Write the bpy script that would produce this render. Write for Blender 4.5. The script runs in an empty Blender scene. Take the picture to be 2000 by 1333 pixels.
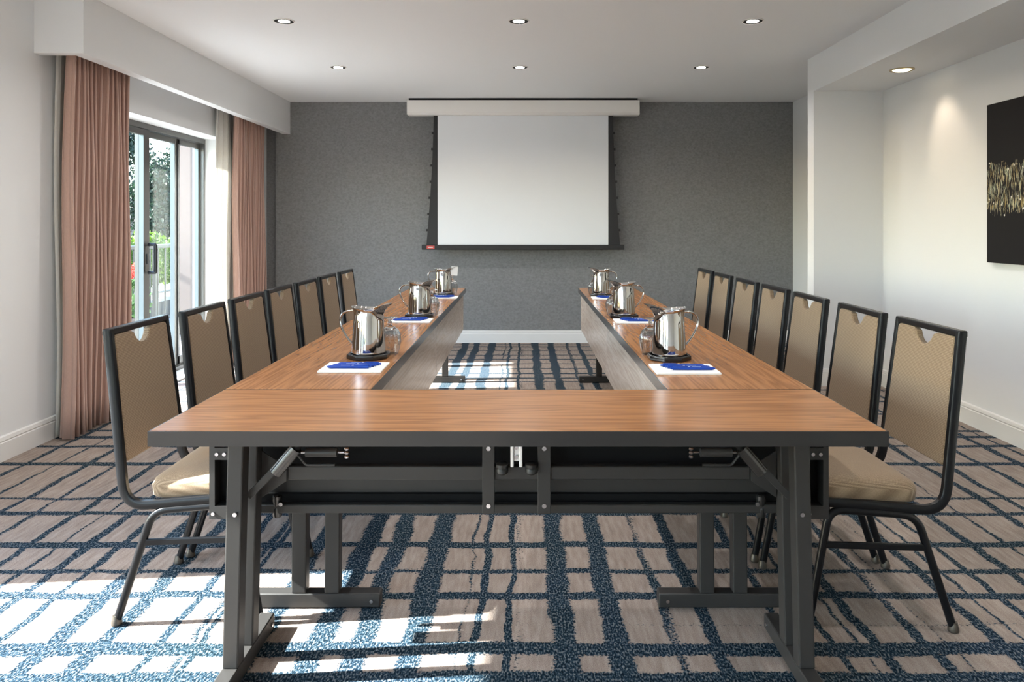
import bpy, bmesh, math, random
from mathutils import Vector, Matrix, Euler
random.seed(7)
R = math.radians
scene = bpy.context.scene
COL = scene.collection

# ------------------------------------------------------------------ camera, sky, sun, exposure
F_PX = 1416.0
cam_d = bpy.data.cameras.new('camera')
cam = bpy.data.objects.new('camera', cam_d)
COL.objects.link(cam)
cam.location = (0, 0, 1.25)
cam.rotation_euler = (R(90), 0, 0)
cam_d.sensor_fit = 'HORIZONTAL'
cam_d.sensor_width = 36.0
cam_d.lens = 36.0 * F_PX / 2000.0
cam_d.shift_x = -(1023 - 1000) / 2000.0
cam_d.shift_y = -(666.5 - 441) / 2000.0
cam_d.clip_start = 0.05
scene.camera = cam

vs = scene.view_settings
vs.view_transform = 'Standard'
vs.look = 'None'
vs.gamma = 1.0
vs.use_curve_mapping = False
vs.exposure = 0.78

SUN_EL = 33.9
SUN_DRIFT = 0.085           # metres of +Y for each metre of +X
world = bpy.data.worlds.new('world')
scene.world = world
world.use_nodes = True
wn = world.node_tree.nodes
wl = world.node_tree.links
wn.clear()
sky = wn.new('ShaderNodeTexSky')
sky.sky_type = 'NISHITA'
sky.sun_disc = False
sky.sun_elevation = R(SUN_EL)
sky.sun_rotation = R(-90)
sky.air_density = 1.0
sky.dust_density = 0.8
sky.ozone_density = 1.0
bgn = wn.new('ShaderNodeBackground')
bgn.inputs['Strength'].default_value = 1.25
won = wn.new('ShaderNodeOutputWorld')
wl.new(sky.outputs[0], bgn.inputs['Color'])
wl.new(bgn.outputs[0], won.inputs['Surface'])

sun_d = bpy.data.lights.new('sun', 'SUN')
sun_d.energy = 35.0
sun_d.angle = R(0.7)
sun_d.color = (1.0, 0.98, 0.955)
sun = bpy.data.objects.new('sun', sun_d)
COL.objects.link(sun)
sd = Vector((1.0, SUN_DRIFT, 0)).normalized() * math.cos(R(SUN_EL)) + Vector((0, 0, -math.sin(R(SUN_EL))))
sun.rotation_euler = sd.to_track_quat('-Z', 'Y').to_euler()
sun.location = (-8, 3, 6)

WIN_OPEN = [(-2.0, -0.15), (0.25, 2.53), (4.45, 6.72)]      # window openings along the window wall (y ranges), first one added for daylight
WIN_TOP = 2.05
cy = scene.cycles
cy.max_bounces = 10
cy.diffuse_bounces = 6
cy.glossy_bounces = 5
cy.transmission_bounces = 8
cy.transparent_max_bounces = 12
cy.caustics_reflective = False
cy.caustics_refractive = False
cy.sample_clamp_indirect = 6.0

# ------------------------------------------------------------------ mesh helpers
class MB:
    def __init__(s):
        s.v = []; s.f = []
    def add(s, vs_, fs_):
        o = len(s.v)
        s.v += [tuple(p) for p in vs_]
        s.f += [tuple(i + o for i in q) for q in fs_]
        return s
    def box(s, x0, x1, y0, y1, z0, z1):
        return s.add([(x0,y0,z0),(x1,y0,z0),(x1,y1,z0),(x0,y1,z0),(x0,y0,z1),(x1,y0,z1),(x1,y1,z1),(x0,y1,z1)],
                     [(0,3,2,1),(4,5,6,7),(0,1,5,4),(1,2,6,5),(2,3,7,6),(3,0,4,7)])
    def sweep(s, path, sec, side):
        # sec: (a, b) offsets along side and along tangent x side
        side = Vector(side).normalized()
        n = len(sec); P = [Vector(p) for p in path]
        vv = []
        for i, p in enumerate(P):
            if i == 0: t = P[1] - P[0]
            elif i == len(P) - 1: t = P[-1] - P[-2]
            else: t = (P[i+1] - p).normalized() + (p - P[i-1]).normalized()
            t.normalize()
            nb = t.cross(side)
            nb.normalize()
            k = 1.0
            if 0 < i < len(P) - 1:
                c = t.dot((p - P[i-1]).normalized())
                k = 1.0 / max(0.5, c)
            for a, b in sec:
                vv.append(p + side * a + nb * b * k)
        ff = []
        for i in range(len(P) - 1):
            for j in range(n):
                a = i * n + j; b = i * n + (j + 1) % n
                ff.append((a, b, b + n, a + n))
        ff.append(tuple(range(n - 1, -1, -1)))
        ff.append(tuple(range((len(P) - 1) * n, len(P) * n)))
        return s.add(vv, ff)
    def tube(s, path, r, n=10, side=None):
        P = [Vector(p) for p in path]
        if side is None:
            d = (P[-1] - P[0]).normalized()
            side = Vector((0, 0, 1)).cross(d)
            if side.length < 1e-3: side = Vector((1, 0, 0))
        return s.sweep(P, [(r * math.cos(2*math.pi*k/n), r * math.sin(2*math.pi*k/n)) for k in range(n)], side)
    def lathe(s, prof, n=32, c=(0, 0, 0), rib=0, ribn=16, ribz=None):
        vv = []; ff = []
        for (r, z) in prof:
            for k in range(n):
                a = 2 * math.pi * k / n
                rr = r
                if rib and ribz and ribz[0] < z < ribz[1]:
                    rr = r * (1 + rib * math.cos(ribn * a))
                vv.append((c[0] + rr * math.cos(a), c[1] + rr * math.sin(a), c[2] + z))
        m = len(prof)
        for i in range(m - 1):
            for k in range(n):
                a = i * n + k; b = i * n + (k + 1) % n
                ff.append((a, b, b + n, a + n))
        ff.append(tuple(range(n - 1, -1, -1)))
        ff.append(tuple(range((m - 1) * n, m * n)))
        return s.add(vv, ff)
    def prism(s, poly, d, frame=None):
        # poly of (u, w); extruded by +-d/2 along the frame's third axis
        o, u, w = frame
        o = Vector(o); u = Vector(u); w = Vector(w)
        nn = u.cross(w).normalized()
        n = len(poly)
        vv = [o + u * a + w * b + nn * (d / 2) for a, b in poly] + [o + u * a + w * b - nn * (d / 2) for a, b in poly]
        ff = [tuple(range(n)), tuple(range(2 * n - 1, n - 1, -1))]
        for i in range(n):
            j = (i + 1) % n
            ff.append((i, i + n, j + n, j))
        return s.add(vv, ff)
    def mesh(s, name, mat=None, smooth=40):
        me = bpy.data.meshes.new(name)
        me.from_pydata(s.v, [], s.f)
        me.update()
        bm = bmesh.new(); bm.from_mesh(me)
        bmesh.ops.recalc_face_normals(bm, faces=bm.faces)
        bm.to_mesh(me); bm.free()
        if smooth:
            for p in me.polygons: p.use_smooth = True
            me.set_sharp_from_angle(angle=R(smooth))
        if mat: me.materials.append(mat)
        return me
    def build(s, name, mat, parent=None, smooth=40, bevel=0, segs=2):
        o = bpy.data.objects.new(name, s.mesh(name, mat, smooth))
        COL.objects.link(o)
        if parent: o.parent = parent
        if bevel:
            m = o.modifiers.new('bevel', 'BEVEL')
            m.width = bevel; m.segments = segs; m.limit_method = 'ANGLE'; m.angle_limit = R(40)
        return o

def box(name, mat, parent, *b, bevel=0, segs=2, smooth=40):
    return MB().box(*b).build(name, mat, parent, smooth, bevel, segs)

def fillet(pts, rad, n=6):
    P = [Vector(p) for p in pts]
    out = [P[0]]
    for i in range(1, len(P) - 1):
        r = rad[i - 1] if isinstance(rad, (list, tuple)) else rad
        a = (P[i-1] - P[i]).normalized(); b = (P[i+1] - P[i]).normalized()
        ang = a.angle(b)
        d = r / math.tan(ang / 2)
        d = min(d, (P[i-1]-P[i]).length * .49, (P[i+1]-P[i]).length * .49)
        A = P[i] + a * d; B = P[i] + b * d
        for k in range(n + 1):
            t = k / n
            out.append(A * (1-t)**2 + P[i] * 2*t*(1-t) + B * t*t)
    out.append(P[-1])
    return out

def tag(o, label=None, cat=None, group=None, kind=None):
    if label: o['label'] = label
    if cat: o['category'] = cat
    if group: o['group'] = group
    if kind: o['kind'] = kind
    return o

def thing(name, label, cat, loc=(0,0,0), rz=0, group=None):
    o = bpy.data.objects.new(name, None)
    COL.objects.link(o)
    o.empty_display_size = .1
    o.location = loc
    o.rotation_euler = (0, 0, rz)
    return tag(o, label, cat, group)

def copy_tree(o, parent=None):
    c = o.copy(); COL.objects.link(c); c.parent = parent
    for ch in list(o.children):
        copy_tree(ch, c)
    return c

# ------------------------------------------------------------------ materials
def new_mat(name):
    m = bpy.data.materials.new(name)
    m.use_nodes = True
    nt = m.node_tree
    return m, nt.nodes, nt.links, nt.nodes['Principled BSDF']

def plain(name, col, rough=.5, metal=0, spec=.5, bump=0, bscale=200, coat=0, var=0, vscale=8):
    m, N, L, b = new_mat(name)
    b.inputs['Base Color'].default_value = (*col, 1)
    b.inputs['Roughness'].default_value = rough
    b.inputs['Metallic'].default_value = metal
    b.inputs['Specular IOR Level'].default_value = spec
    b.inputs['Coat Weight'].default_value = coat
    tc = N.new('ShaderNodeTexCoord')
    if var:
        nz = N.new('ShaderNodeTexNoise'); nz.inputs['Scale'].default_value = vscale; nz.inputs['Detail'].default_value = 3
        L.new(tc.outputs['Object'], nz.inputs['Vector'])
        mx = N.new('ShaderNodeMix'); mx.data_type = 'RGBA'
        mx.inputs['A'].default_value = (*[c * (1 - var) for c in col], 1)
        mx.inputs['B'].default_value = (*[min(1, c * (1 + var)) for c in col], 1)
        L.new(nz.outputs['Fac'], mx.inputs['Factor'])
        L.new(mx.outputs['Result'], b.inputs['Base Color'])
    if bump:
        nz = N.new('ShaderNodeTexNoise'); nz.inputs['Scale'].default_value = bscale; nz.inputs['Detail'].default_value = 2
        L.new(tc.outputs['Object'], nz.inputs['Vector'])
        bp = N.new('ShaderNodeBump'); bp.inputs['Strength'].default_value = bump; bp.inputs['Distance'].default_value = .002
        L.new(nz.outputs['Fac'], bp.inputs['Height'])
        L.new(bp.outputs['Normal'], b.inputs['Normal'])
    return m

def math_node(N, L, op, a, b=None, c=None, clamp=False):
    n = N.new('ShaderNodeMath'); n.operation = op; n.use_clamp = clamp
    for i, v in enumerate((a, b, c)):
        if v is None: continue
        if isinstance(v, (int, float)): n.inputs[i].default_value = v
        else: L.new(v, n.inputs[i])
    return n.outputs[0]

def noise(N, L, vec, scale, detail=2, rough=.5, dims='3D'):
    n = N.new('ShaderNodeTexNoise'); n.noise_dimensions = dims
    n.inputs['Scale'].default_value = scale; n.inputs['Detail'].default_value = detail; n.inputs['Roughness'].default_value = rough
    L.new(vec, n.inputs['Vector'])
    return n.outputs['Fac']

def mapping(N, L, vec, scale=(1,1,1), loc=(0,0,0), rot=(0,0,0)):
    n = N.new('ShaderNodeMapping')
    n.inputs['Scale'].default_value = scale; n.inputs['Location'].default_value = loc; n.inputs['Rotation'].default_value = rot
    L.new(vec, n.inputs['Vector'])
    return n.outputs[0]

def ramp(N, L, fac, stops, interp='LINEAR'):
    n = N.new('ShaderNodeValToRGB'); n.color_ramp.interpolation = interp
    e = n.color_ramp.elements
    while len(e) > 1: e.remove(e[-1])
    e[0].position = stops[0][0]; e[0].color = (*stops[0][1], 1)
    for p, c in stops[1:]:
        k = e.new(p); k.color = (*c, 1)
    L.new(fac, n.inputs['Fac'])
    return n.outputs['Color']

def mixc(N, L, fac, a, b):
    n = N.new('ShaderNodeMix'); n.data_type = 'RGBA'
    if isinstance(fac, (int, float)): n.inputs['Factor'].default_value = fac
    else: L.new(fac, n.inputs['Factor'])
    for k, v in (('A', a), ('B', b)):
        if isinstance(v, tuple): n.inputs[k].default_value = (*v, 1)
        else: L.new(v, n.inputs[k])
    return n.outputs['Result']

def bumpn(N, L, b, h, strength, dist):
    bp = N.new('ShaderNodeBump'); bp.inputs['Strength'].default_value = strength; bp.inputs['Distance'].default_value = dist
    L.new(h, bp.inputs['Height']); L.new(bp.outputs['Normal'], b.inputs['Normal'])

# carpet -------------------------------------------------
X_LINES = [(-2.62,.03),(-2.45,.02),(-2.28,.03),(-2.12,.025),(-2.02,.018),(-1.93,.03),(-1.82,.019),(-1.70,.035),(-1.575,.03),(-1.41,.06),(-1.26,.055),
           (-1.09,.03),(-1.0,.025),(-.96,.02),(-.80,.06),(-.612,.075),(-.492,.067),(-.332,.077),(-.183,.018),(-.143,.022),(-.046,.019),(-.01,.02),
           (.125,.075),(.28,.067),(.45,.026),(.57,.045),(.807,.032),(.92,.018),(.99,.017),(1.05,.035),(1.13,.018),(1.2,.03),(1.27,.015),(1.35,.017),(1.42,.04),(1.51,.018),(1.6,.025),
           (1.75,.04),(1.9,.02),(2.08,.035),(2.2,.03),(2.4,.03),(2.6,.04),(2.72,.02)]
Y_LINES = [(-2.6,.04),(-2.1,.03),(-1.5,.04),(-1.0,.03),(-.5,.04),(0.1,.03),(.6,.05),(1.0,.03),(1.4,.04),(1.65,.04),(1.8,.02),(1.995,.06),(2.14,.06),
           (2.281,.02),(2.323,.015),(2.448,.028),(2.56,.018),(2.625,.019),(2.69,.018),(2.837,.02),(2.91,.018),(3.0,.018),(3.074,.024),(3.14,.016),(3.2,.016),(3.33,.03),(3.46,.015),(3.6,.02),(3.8,.035),(3.95,.018),
           (4.1,.03),(4.28,.02),(4.42,.03),(4.6,.018),(4.8,.035),(4.95,.02),(5.15,.03),(5.3,.018),(5.5,.025),(5.7,.02),(5.82,.018),(5.94,.025),
           (6.12,.024),(6.35,.035),(6.55,.018),(6.78,.03),(7.0,.02),(7.25,.035),(7.48,.04),(7.62,.035)]

def line_profile(N, L, coord, lines, lo, hi):
    fac = math_node(N, L, 'DIVIDE', math_node(N, L, 'SUBTRACT', coord, lo), hi - lo)
    nr = max(2, math.ceil(len(lines) / 10))
    outs = []
    for i in range(nr):
        st = [(0, (0,0,0))]
        for c, w in lines[i::nr]:
            for d, v in ((-w, 0), (0, 1), (w, 0)):
                p = (c + d - lo) / (hi - lo)
                if 0 < p < 1: st.append((p, (v, v, v)))
        outs.append(ramp(N, L, fac, st))
    r = outs[0]
    for o in outs[1:]:
        r = math_node(N, L, 'MAXIMUM', r, o)
    return r

def carpet_mat():
    m, N, L, b = new_mat('carpet')
    tc = N.new('ShaderNodeTexCoord'); P = tc.outputs['Object']
    sx = N.new('ShaderNodeSeparateXYZ'); L.new(P, sx.inputs[0])
    wob = math_node(N, L, 'MULTIPLY', math_node(N, L, 'SUBTRACT', noise(N, L, P, 3.2, 3), .5), .05)
    fw_ = math_node(N, L, 'MULTIPLY', math_node(N, L, 'SUBTRACT', noise(N, L, P, 14, 2), .5), .022)
    wob = math_node(N, L, 'ADD', wob, fw_)
    wob2 = math_node(N, L, 'MULTIPLY', math_node(N, L, 'SUBTRACT', noise(N, L, mapping(N, L, P, loc=(7, 3, 1)), 3.0, 3), .5), .05)
    cx = math_node(N, L, 'ADD', sx.outputs['X'], wob)
    cyy = math_node(N, L, 'ADD', sx.outputs['Y'], wob2)
    fx = line_profile(N, L, cx, X_LINES, -3.0, 3.2)
    fy = line_profile(N, L, cyy, Y_LINES, -3.2, 8.0)
    rag = math_node(N, L, 'MULTIPLY', math_node(N, L, 'SUBTRACT', noise(N, L, P, 110, 2), .5), .55)
    brk_x = math_node(N, L, 'MULTIPLY_ADD', noise(N, L, mapping(N, L, P, (9, 2.2, 1)), 1.0, 2), 1.1, .48)
    brk_y = math_node(N, L, 'MULTIPLY_ADD', noise(N, L, mapping(N, L, P, (2.0, 9, 1), (3, 9, 0)), 1.0, 2), 1.1, .60)
    px = math_node(N, L, 'ADD', math_node(N, L, 'MULTIPLY', fx, brk_x), rag)
    py = math_node(N, L, 'ADD', math_node(N, L, 'MULTIPLY', fy, brk_y), rag)
    prof = math_node(N, L, 'MAXIMUM', px, py)
    mr = N.new('ShaderNodeMapRange'); mr.interpolation_type = 'SMOOTHSTEP'
    mr.inputs['From Min'].default_value = .44; mr.inputs['From Max'].default_value = .56
    L.new(prof, mr.inputs['Value'])
    mask = mr.outputs[0]
    flk = noise(N, L, mapping(N, L, P, (1, .45, 1)), 190, 2)
    blue = ramp(N, L, flk, [(0, (.004,.007,.012)), (.40, (.007,.012,.024)), (.49, (.018,.036,.068)), (.55, (.050,.076,.118)), (.61, (.15,.165,.185)), (1, (.24,.235,.23))])
    teal = ramp(N, L, flk, [(0, (.004,.009,.010)), (.40, (.007,.016,.020)), (.49, (.015,.034,.042)), (.56, (.040,.064,.070)), (.63, (.14,.15,.145)), (1, (.22,.22,.2))])
    dark = mixc(N, L, noise(N, L, P, 1.7, 2), blue, teal)
    h1 = noise(N, L, mapping(N, L, P, (60, 9, 1)), 1.0, 3)
    h2 = noise(N, L, P, 330, 2)
    beige = ramp(N, L, math_node(N, L, 'MULTIPLY_ADD', h2, .55, math_node(N, L, 'MULTIPLY', h1, .45)),
                 [(.25, (.16,.125,.108)), (.46, (.275,.222,.192)), (.58, (.345,.288,.252)), (.78, (.43,.375,.335))])
    col = mixc(N, L, mask, beige, dark)
    L.new(col, b.inputs['Base Color'])
    b.inputs['Roughness'].default_value = .95
    b.inputs['Specular IOR Level'].default_value = .02
    bumpn(N, L, b, h2, .6, .004)
    return m

def wood_mat(name, light, dark, rough=.28):
    m, N, L, b = new_mat(name)
    tc = N.new('ShaderNodeTexCoord'); P = tc.outputs['Object']
    oi = N.new('ShaderNodeObjectInfo')
    cmb = N.new('ShaderNodeCombineXYZ')
    L.new(math_node(N, L, 'MULTIPLY', oi.outputs['Random'], 37.0), cmb.inputs[0])
    L.new(math_node(N, L, 'MULTIPLY', oi.outputs['Random'], 11.0), cmb.inputs[1])
    va = N.new('ShaderNodeVectorMath'); va.operation = 'ADD'
    L.new(P, va.inputs[0]); L.new(cmb.outputs[0], va.inputs[1]); P2 = va.outputs[0]
    big = noise(N, L, mapping(N, L, P2, (.8, 11, 11)), 1.0, 3, .5)
    ring = math_node(N, L, 'FRACT', math_node(N, L, 'MULTIPLY', big, 11.0))
    ringt = math_node(N, L, 'ABSOLUTE', math_node(N, L, 'MULTIPLY_ADD', ring, 2.0, -1.0))
    fine = noise(N, L, mapping(N, L, P2, (2.2, 150, 150)), 1.0, 3, .6)
    g = math_node(N, L, 'ADD', math_node(N, L, 'MULTIPLY', ringt, .35), math_node(N, L, 'MULTIPLY', fine, .65))
    mid = tuple((a + c) / 2 for a, c in zip(light, dark))
    col = ramp(N, L, g, [(.26, dark), (.43, mid), (.60, light), (.82, tuple(min(1, c * 1.12) for c in light))])
    L.new(col, b.inputs['Base Color'])
    b.inputs['Roughness'].default_value = rough
    b.inputs['Specular IOR Level'].default_value = .24
    bumpn(N, L, b, fine, .03, .001)
    return m

def fabric_mat():
    m, N, L, b = new_mat('chair_fabric')
    tc = N.new('ShaderNodeTexCoord')
    def wv(d, k):
        vm = N.new('ShaderNodeVectorMath'); vm.operation = 'DOT_PRODUCT'
        L.new(tc.outputs['Object'], vm.inputs[0]); vm.inputs[1].default_value = [c * k for c in d]
        return math_node(N, L, 'SINE', vm.outputs['Value'])
    weave = math_node(N, L, 'MULTIPLY', wv((1, 1, 1), 780), wv((1, -1, -.9), 780))
    wf_ = math_node(N, L, 'MULTIPLY_ADD', weave, .5, .5)
    nz = noise(N, L, tc.outputs['Object'], 300, 2)
    col = ramp(N, L, math_node(N, L, 'MULTIPLY_ADD', nz, .35, math_node(N, L, 'MULTIPLY', wf_, .65)), [(.2, (.120, .076, .042)), (.5, (.220, .152, .094)), (.8, (.34, .25, .165))])
    L.new(col, b.inputs['Base Color'])
    b.inputs['Roughness'].default_value = .72
    b.inputs['Specular IOR Level'].default_value = .35
    b.inputs['Sheen Weight'].default_value = .12
    bumpn(N, L, b, wf_, .2, .001)
    return m

def wallpaper_mat():
    m, N, L, b = new_mat('wallpaper')
    tc = N.new('ShaderNodeTexCoord'); P = tc.outputs['Object']
    w1 = noise(N, L, mapping(N, L, P, (42, 42, 55)), 1.0, 2)
    w2 = noise(N, L, P, 140, 2)
    h = math_node(N, L, 'ADD', math_node(N, L, 'MULTIPLY', w1, .7), math_node(N, L, 'MULTIPLY', w2, .4))
    col = ramp(N, L, h, [(.36, (.159,.160,.163)), (.55, (.198,.199,.203)), (.75, (.230,.232,.237))])
    L.new(col, b.inputs['Base Color'])
    b.inputs['Roughness'].default_value = .62
    b.inputs['Specular IOR Level'].default_value = .35
    bumpn(N, L, b, h, .6, .007)
    return m

def cloth_mat(name, col, trans=.25, rough=.8):
    m, N, L, b = new_mat(name)
    tc = N.new('ShaderNodeTexCoord'); P = tc.outputs['Object']
    n1 = noise(N, L, mapping(N, L, P, (400, 400, 60)), 1.0, 2)
    c = mixc(N, L, n1, tuple(x * .88 for x in col), tuple(min(1, x * 1.1) for x in col))
    L.new(c, b.inputs['Base Color'])
    b.inputs['Roughness'].default_value = rough
    b.inputs['Sheen Weight'].default_value = .3
    b.inputs['Specular IOR Level'].default_value = .2
    if trans:
        tr = N.new('ShaderNodeBsdfTranslucent'); L.new(c, tr.inputs['Color'])
        mx = N.new('ShaderNodeMixShader'); mx.inputs[0].default_value = trans
        L.new(b.outputs[0], mx.inputs[1]); L.new(tr.outputs[0], mx.inputs[2])
        L.new(mx.outputs[0], N['Material Output'].inputs['Surface'])
    return m

def pane_mat(name, tint=(.95,.98,.97), rough=0.0):
    m, N, L, b = new_mat(name)
    N.remove(b)
    tr = N.new('ShaderNodeBsdfTransparent'); tr.inputs['Color'].default_value = (*tint, 1)
    gl = N.new('ShaderNodeBsdfGlossy'); gl.inputs['Roughness'].default_value = rough
    fr = N.new('ShaderNodeFresnel')
    ge = N.new('ShaderNodeNewGeometry')      # both faces of the thin pane reflect like the outer one
    L.new(math_node(N, L, 'MULTIPLY_ADD', ge.outputs['Backfacing'], 1 / 1.12 - 1.12, 1.12), fr.inputs['IOR'])
    mx = N.new('ShaderNodeMixShader')
    L.new(fr.outputs[0], mx.inputs[0]); L.new(tr.outputs[0], mx.inputs[1]); L.new(gl.outputs[0], mx.inputs[2])
    L.new(mx.outputs[0], N['Material Output'].inputs['Surface'])
    return m

def glassware_mat():
    m, N, L, b = new_mat('glassware')
    b.inputs['Transmission Weight'].default_value = 1.0
    b.inputs['Roughness'].default_value = .0
    b.inputs['IOR'].default_value = 1.45
    return m

def emit_mat(name, col, strength):
    m, N, L, b = new_mat(name)
    N.remove(b)
    e = N.new('ShaderNodeEmission'); e.inputs['Color'].default_value = (*col, 1); e.inputs['Strength'].default_value = strength
    L.new(e.outputs[0], N['Material Output'].inputs['Surface'])
    return m

def leaf_mat(name, c1, c2, trans=.35):
    m, N, L, b = new_mat(name)
    tc = N.new('ShaderNodeTexCoord')
    n1 = noise(N, L, tc.outputs['Object'], 9, 3)
    c = ramp(N, L, n1, [(.35, c1), (.65, c2)])
    L.new(c, b.inputs['Base Color'])
    b.inputs['Roughness'].default_value = .6
    tr = N.new('ShaderNodeBsdfTranslucent'); L.new(c, tr.inputs['Color'])
    mx = N.new('ShaderNodeMixShader'); mx.inputs[0].default_value = trans
    L.new(b.outputs[0], mx.inputs[1]); L.new(tr.outputs[0], mx.inputs[2])
    L.new(mx.outputs[0], N['Material Output'].inputs['Surface'])
    return m

def canvas_mat():
    m, N, L, b = new_mat('canvas_print')
    tc = N.new('ShaderNodeTexCoord'); P = tc.outputs['Object']
    sx = N.new('ShaderNodeSeparateXYZ'); L.new(P, sx.inputs[0])
    # band where the pale strands hang, in the canvas's own height
    wv = noise(N, L, mapping(N, L, P, (1, 14, .001)), 1.0, 3)
    top = math_node(N, L, 'MULTIPLY_ADD', wv, .16, .03)
    bot = math_node(N, L, 'MULTIPLY_ADD', noise(N, L, mapping(N, L, P, (1, 60, .001), (3, 3, 3)), 1.0, 2), -.30, -.01)
    zz = sx.outputs['Z']
    in1 = math_node(N, L, 'LESS_THAN', zz, top)
    in2 = math_node(N, L, 'GREATER_THAN', zz, bot)
    wz = N.new('ShaderNodeVectorMath'); wz.operation = 'ADD'
    cw = N.new('ShaderNodeCombineXYZ'); L.new(math_node(N, L, 'MULTIPLY', noise(N, L, P, 16, 2), .035), cw.inputs[1])
    L.new(P, wz.inputs[0]); L.new(cw.outputs[0], wz.inputs[1])
    st = noise(N, L, mapping(N, L, wz.outputs[0], (1, 170, 12)), 1.0, 3, .6)
    s1 = math_node(N, L, 'GREATER_THAN', st, .545)
    strand = math_node(N, L, 'MULTIPLY', math_node(N, L, 'MULTIPLY', in1, in2), s1)
    vo = N.new('ShaderNodeTexVoronoi'); vo.inputs['Scale'].default_value = 26
    L.new(P, vo.inputs['Vector'])
    dot = math_node(N, L, 'LESS_THAN', vo.outputs['Distance'], .16)
    d1 = math_node(N, L, 'MULTIPLY', math_node(N, L, 'LESS_THAN', zz, -.08), math_node(N, L, 'GREATER_THAN', zz, -.24))
    d2 = math_node(N, L, 'MULTIPLY', math_node(N, L, 'LESS_THAN', zz, .17), math_node(N, L, 'GREATER_THAN', zz, .07))
    dots = math_node(N, L, 'MULTIPLY', dot, math_node(N, L, 'MAXIMUM', d1, d2))
    gold = ramp(N, L, noise(N, L, mapping(N, L, P, (1, 40, 12)), 1.0, 2), [(.35, (.34,.25,.10)), (.5, (.52,.46,.30)), (.62, (.45,.50,.38)), (.75, (.75,.72,.62))])
    c = mixc(N, L, strand, (.013, .012, .013), gold)
    c = mixc(N, L, dots, c, (.62, .60, .55))
    L.new(c, b.inputs['Base Color'])
    b.inputs['Roughness'].default_value = .6
    b.inputs['Specular IOR Level'].default_value = .15
    return m

M = {}
M['carpet'] = carpet_mat()
M['wall'] = plain('wall_paint', (.73, .74, .752), .7, bump=.05, bscale=260, spec=.3)
M['ceil'] = plain('ceiling_paint', (.80, .812, .825), .8, bump=.03, bscale=220, spec=.2)
M['trim'] = plain('trim_paint', (.72, .71, .70), .45, spec=.4)
M['paper'] = wallpaper_mat()
M['wood'] = wood_mat('walnut_laminate', (.325, .148, .058), (.215, .090, .034), .26)
M['panelwood'] = wood_mat('panel_laminate', (.45, .37, .31), (.37, .29, .235), .27)
M['edge'] = plain('edge_band', (.026, .025, .025), .22, spec=.4)
M['steel'] = plain('dark_steel_paint', (.036, .034, .033), .42, metal=.15, spec=.25, bump=.04, bscale=500)
M['blacksteel'] = plain('black_steel', (.006, .006, .0065), .7, spec=.12)
M['sleeve'] = plain('brace_sleeve', (.075, .073, .072), .25, metal=.8)
M['bolt'] = plain('zinc_bolt', (.55, .55, .58), .25, metal=1)
M['alu'] = plain('aluminium_bracket', (.80, .80, .80), .3, metal=.5)
M['rubber'] = plain('black_rubber', (.012, .012, .012), .45)
M['frame'] = plain('chair_frame', (.006, .0065, .008), .30, spec=.22)
M['fabric'] = fabric_mat()
M['glide'] = plain('glide_metal', (.10, .085, .07), .4, metal=.6)
M['chrome'] = plain('polished_steel', (.52, .51, .50), .05, metal=1)
M['coaster'] = plain('black_coaster', (.010, .010, .011), .18, spec=.6)
M['pad'] = plain('white_paper', (.80, .80, .80), .6)
M['pen'] = plain('blue_pen', (.004, .040, .28), .35, spec=.3)
M['penprint'] = plain('pen_print', (.55, .65, .85), .35)
M['glass'] = glassware_mat()
M['pane'] = pane_mat('window_glass')
M['alframe'] = plain('window_aluminium', (.13, .125, .12), .35, metal=.6)
M['altrim'] = plain('window_light_edge', (.13, .155, .17), .3, metal=.3)
M['handle'] = plain('door_handle_black', (.012, .013, .016), .4)
M['curtain'] = cloth_mat('curtain_cloth', (.485, .318, .265), .10)
M['lining'] = cloth_mat('curtain_lining', (.72, .70, .66), .35)
M['screen'] = plain('screen_fabric', (.745, .765, .80), .8, spec=.1)
M['screenblack'] = plain('screen_border', (.012, .012, .014), .6)
M['case'] = plain('screen_case', (.78, .76, .74), .45)
M['red'] = plain('red_label', (.50, .07, .06), .5)
M['canvas'] = canvas_mat()
M['canvasedge'] = plain('canvas_edge', (.012, .012, .012), .6)
M['lens'] = emit_mat('downlight_lens', (1.0, .95, .86), 22.0)
M['lampring'] = plain('downlight_ring', (.008, .008, .008), .6, spec=.2)
M['lamptrim'] = plain('downlight_trim', (.72, .70, .68), .4)
M['brass'] = plain('eyeball_brass', (.55, .45, .28), .25, metal=1)
M['warm'] = emit_mat('eyeball_lamp', (1.0, .82, .55), 6.0)
M['stucco'] = plain('stucco', (.11, .085, .075), .85)
M['paving'] = plain('balcony_paving', (.30, .29, .28), .8, var=.12)
M['rail'] = plain('rail_paint', (.035, .037, .04), .4, metal=.3)
M['planter'] = plain('planter_concrete', (.05, .042, .04), .8)
M['planterrim'] = plain('planter_rim', (.3, .3, .3), .6)
M['soil'] = plain('soil', (.04, .03, .02), .9)
M['leafdark'] = leaf_mat('tree_leaves', (.006, .017, .012), (.020, .042, .022))
M['leaflime'] = leaf_mat('hedge_leaves', (.035, .085, .008), (.11, .19, .018))
M['leafmid'] = leaf_mat('plant_leaves', (.03, .08, .02), (.08, .16, .05))
M['flower'] = leaf_mat('red_petals', (.45, .04, .03), (.62, .10, .07))
M['bark'] = plain('bark', (.08, .06, .045), .9)
M['lawn'] = plain('lawn_ground', (.055, .065, .045), .95, var=.3, vscale=2)
M['houseplaster'] = plain('house_plaster', (.35, .34, .33), .8)
M['houseroof'] = plain('house_roof', (.10, .10, .12), .7)
M['houseglass'] = plain('house_window', (.05, .06, .08), .1)

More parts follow.
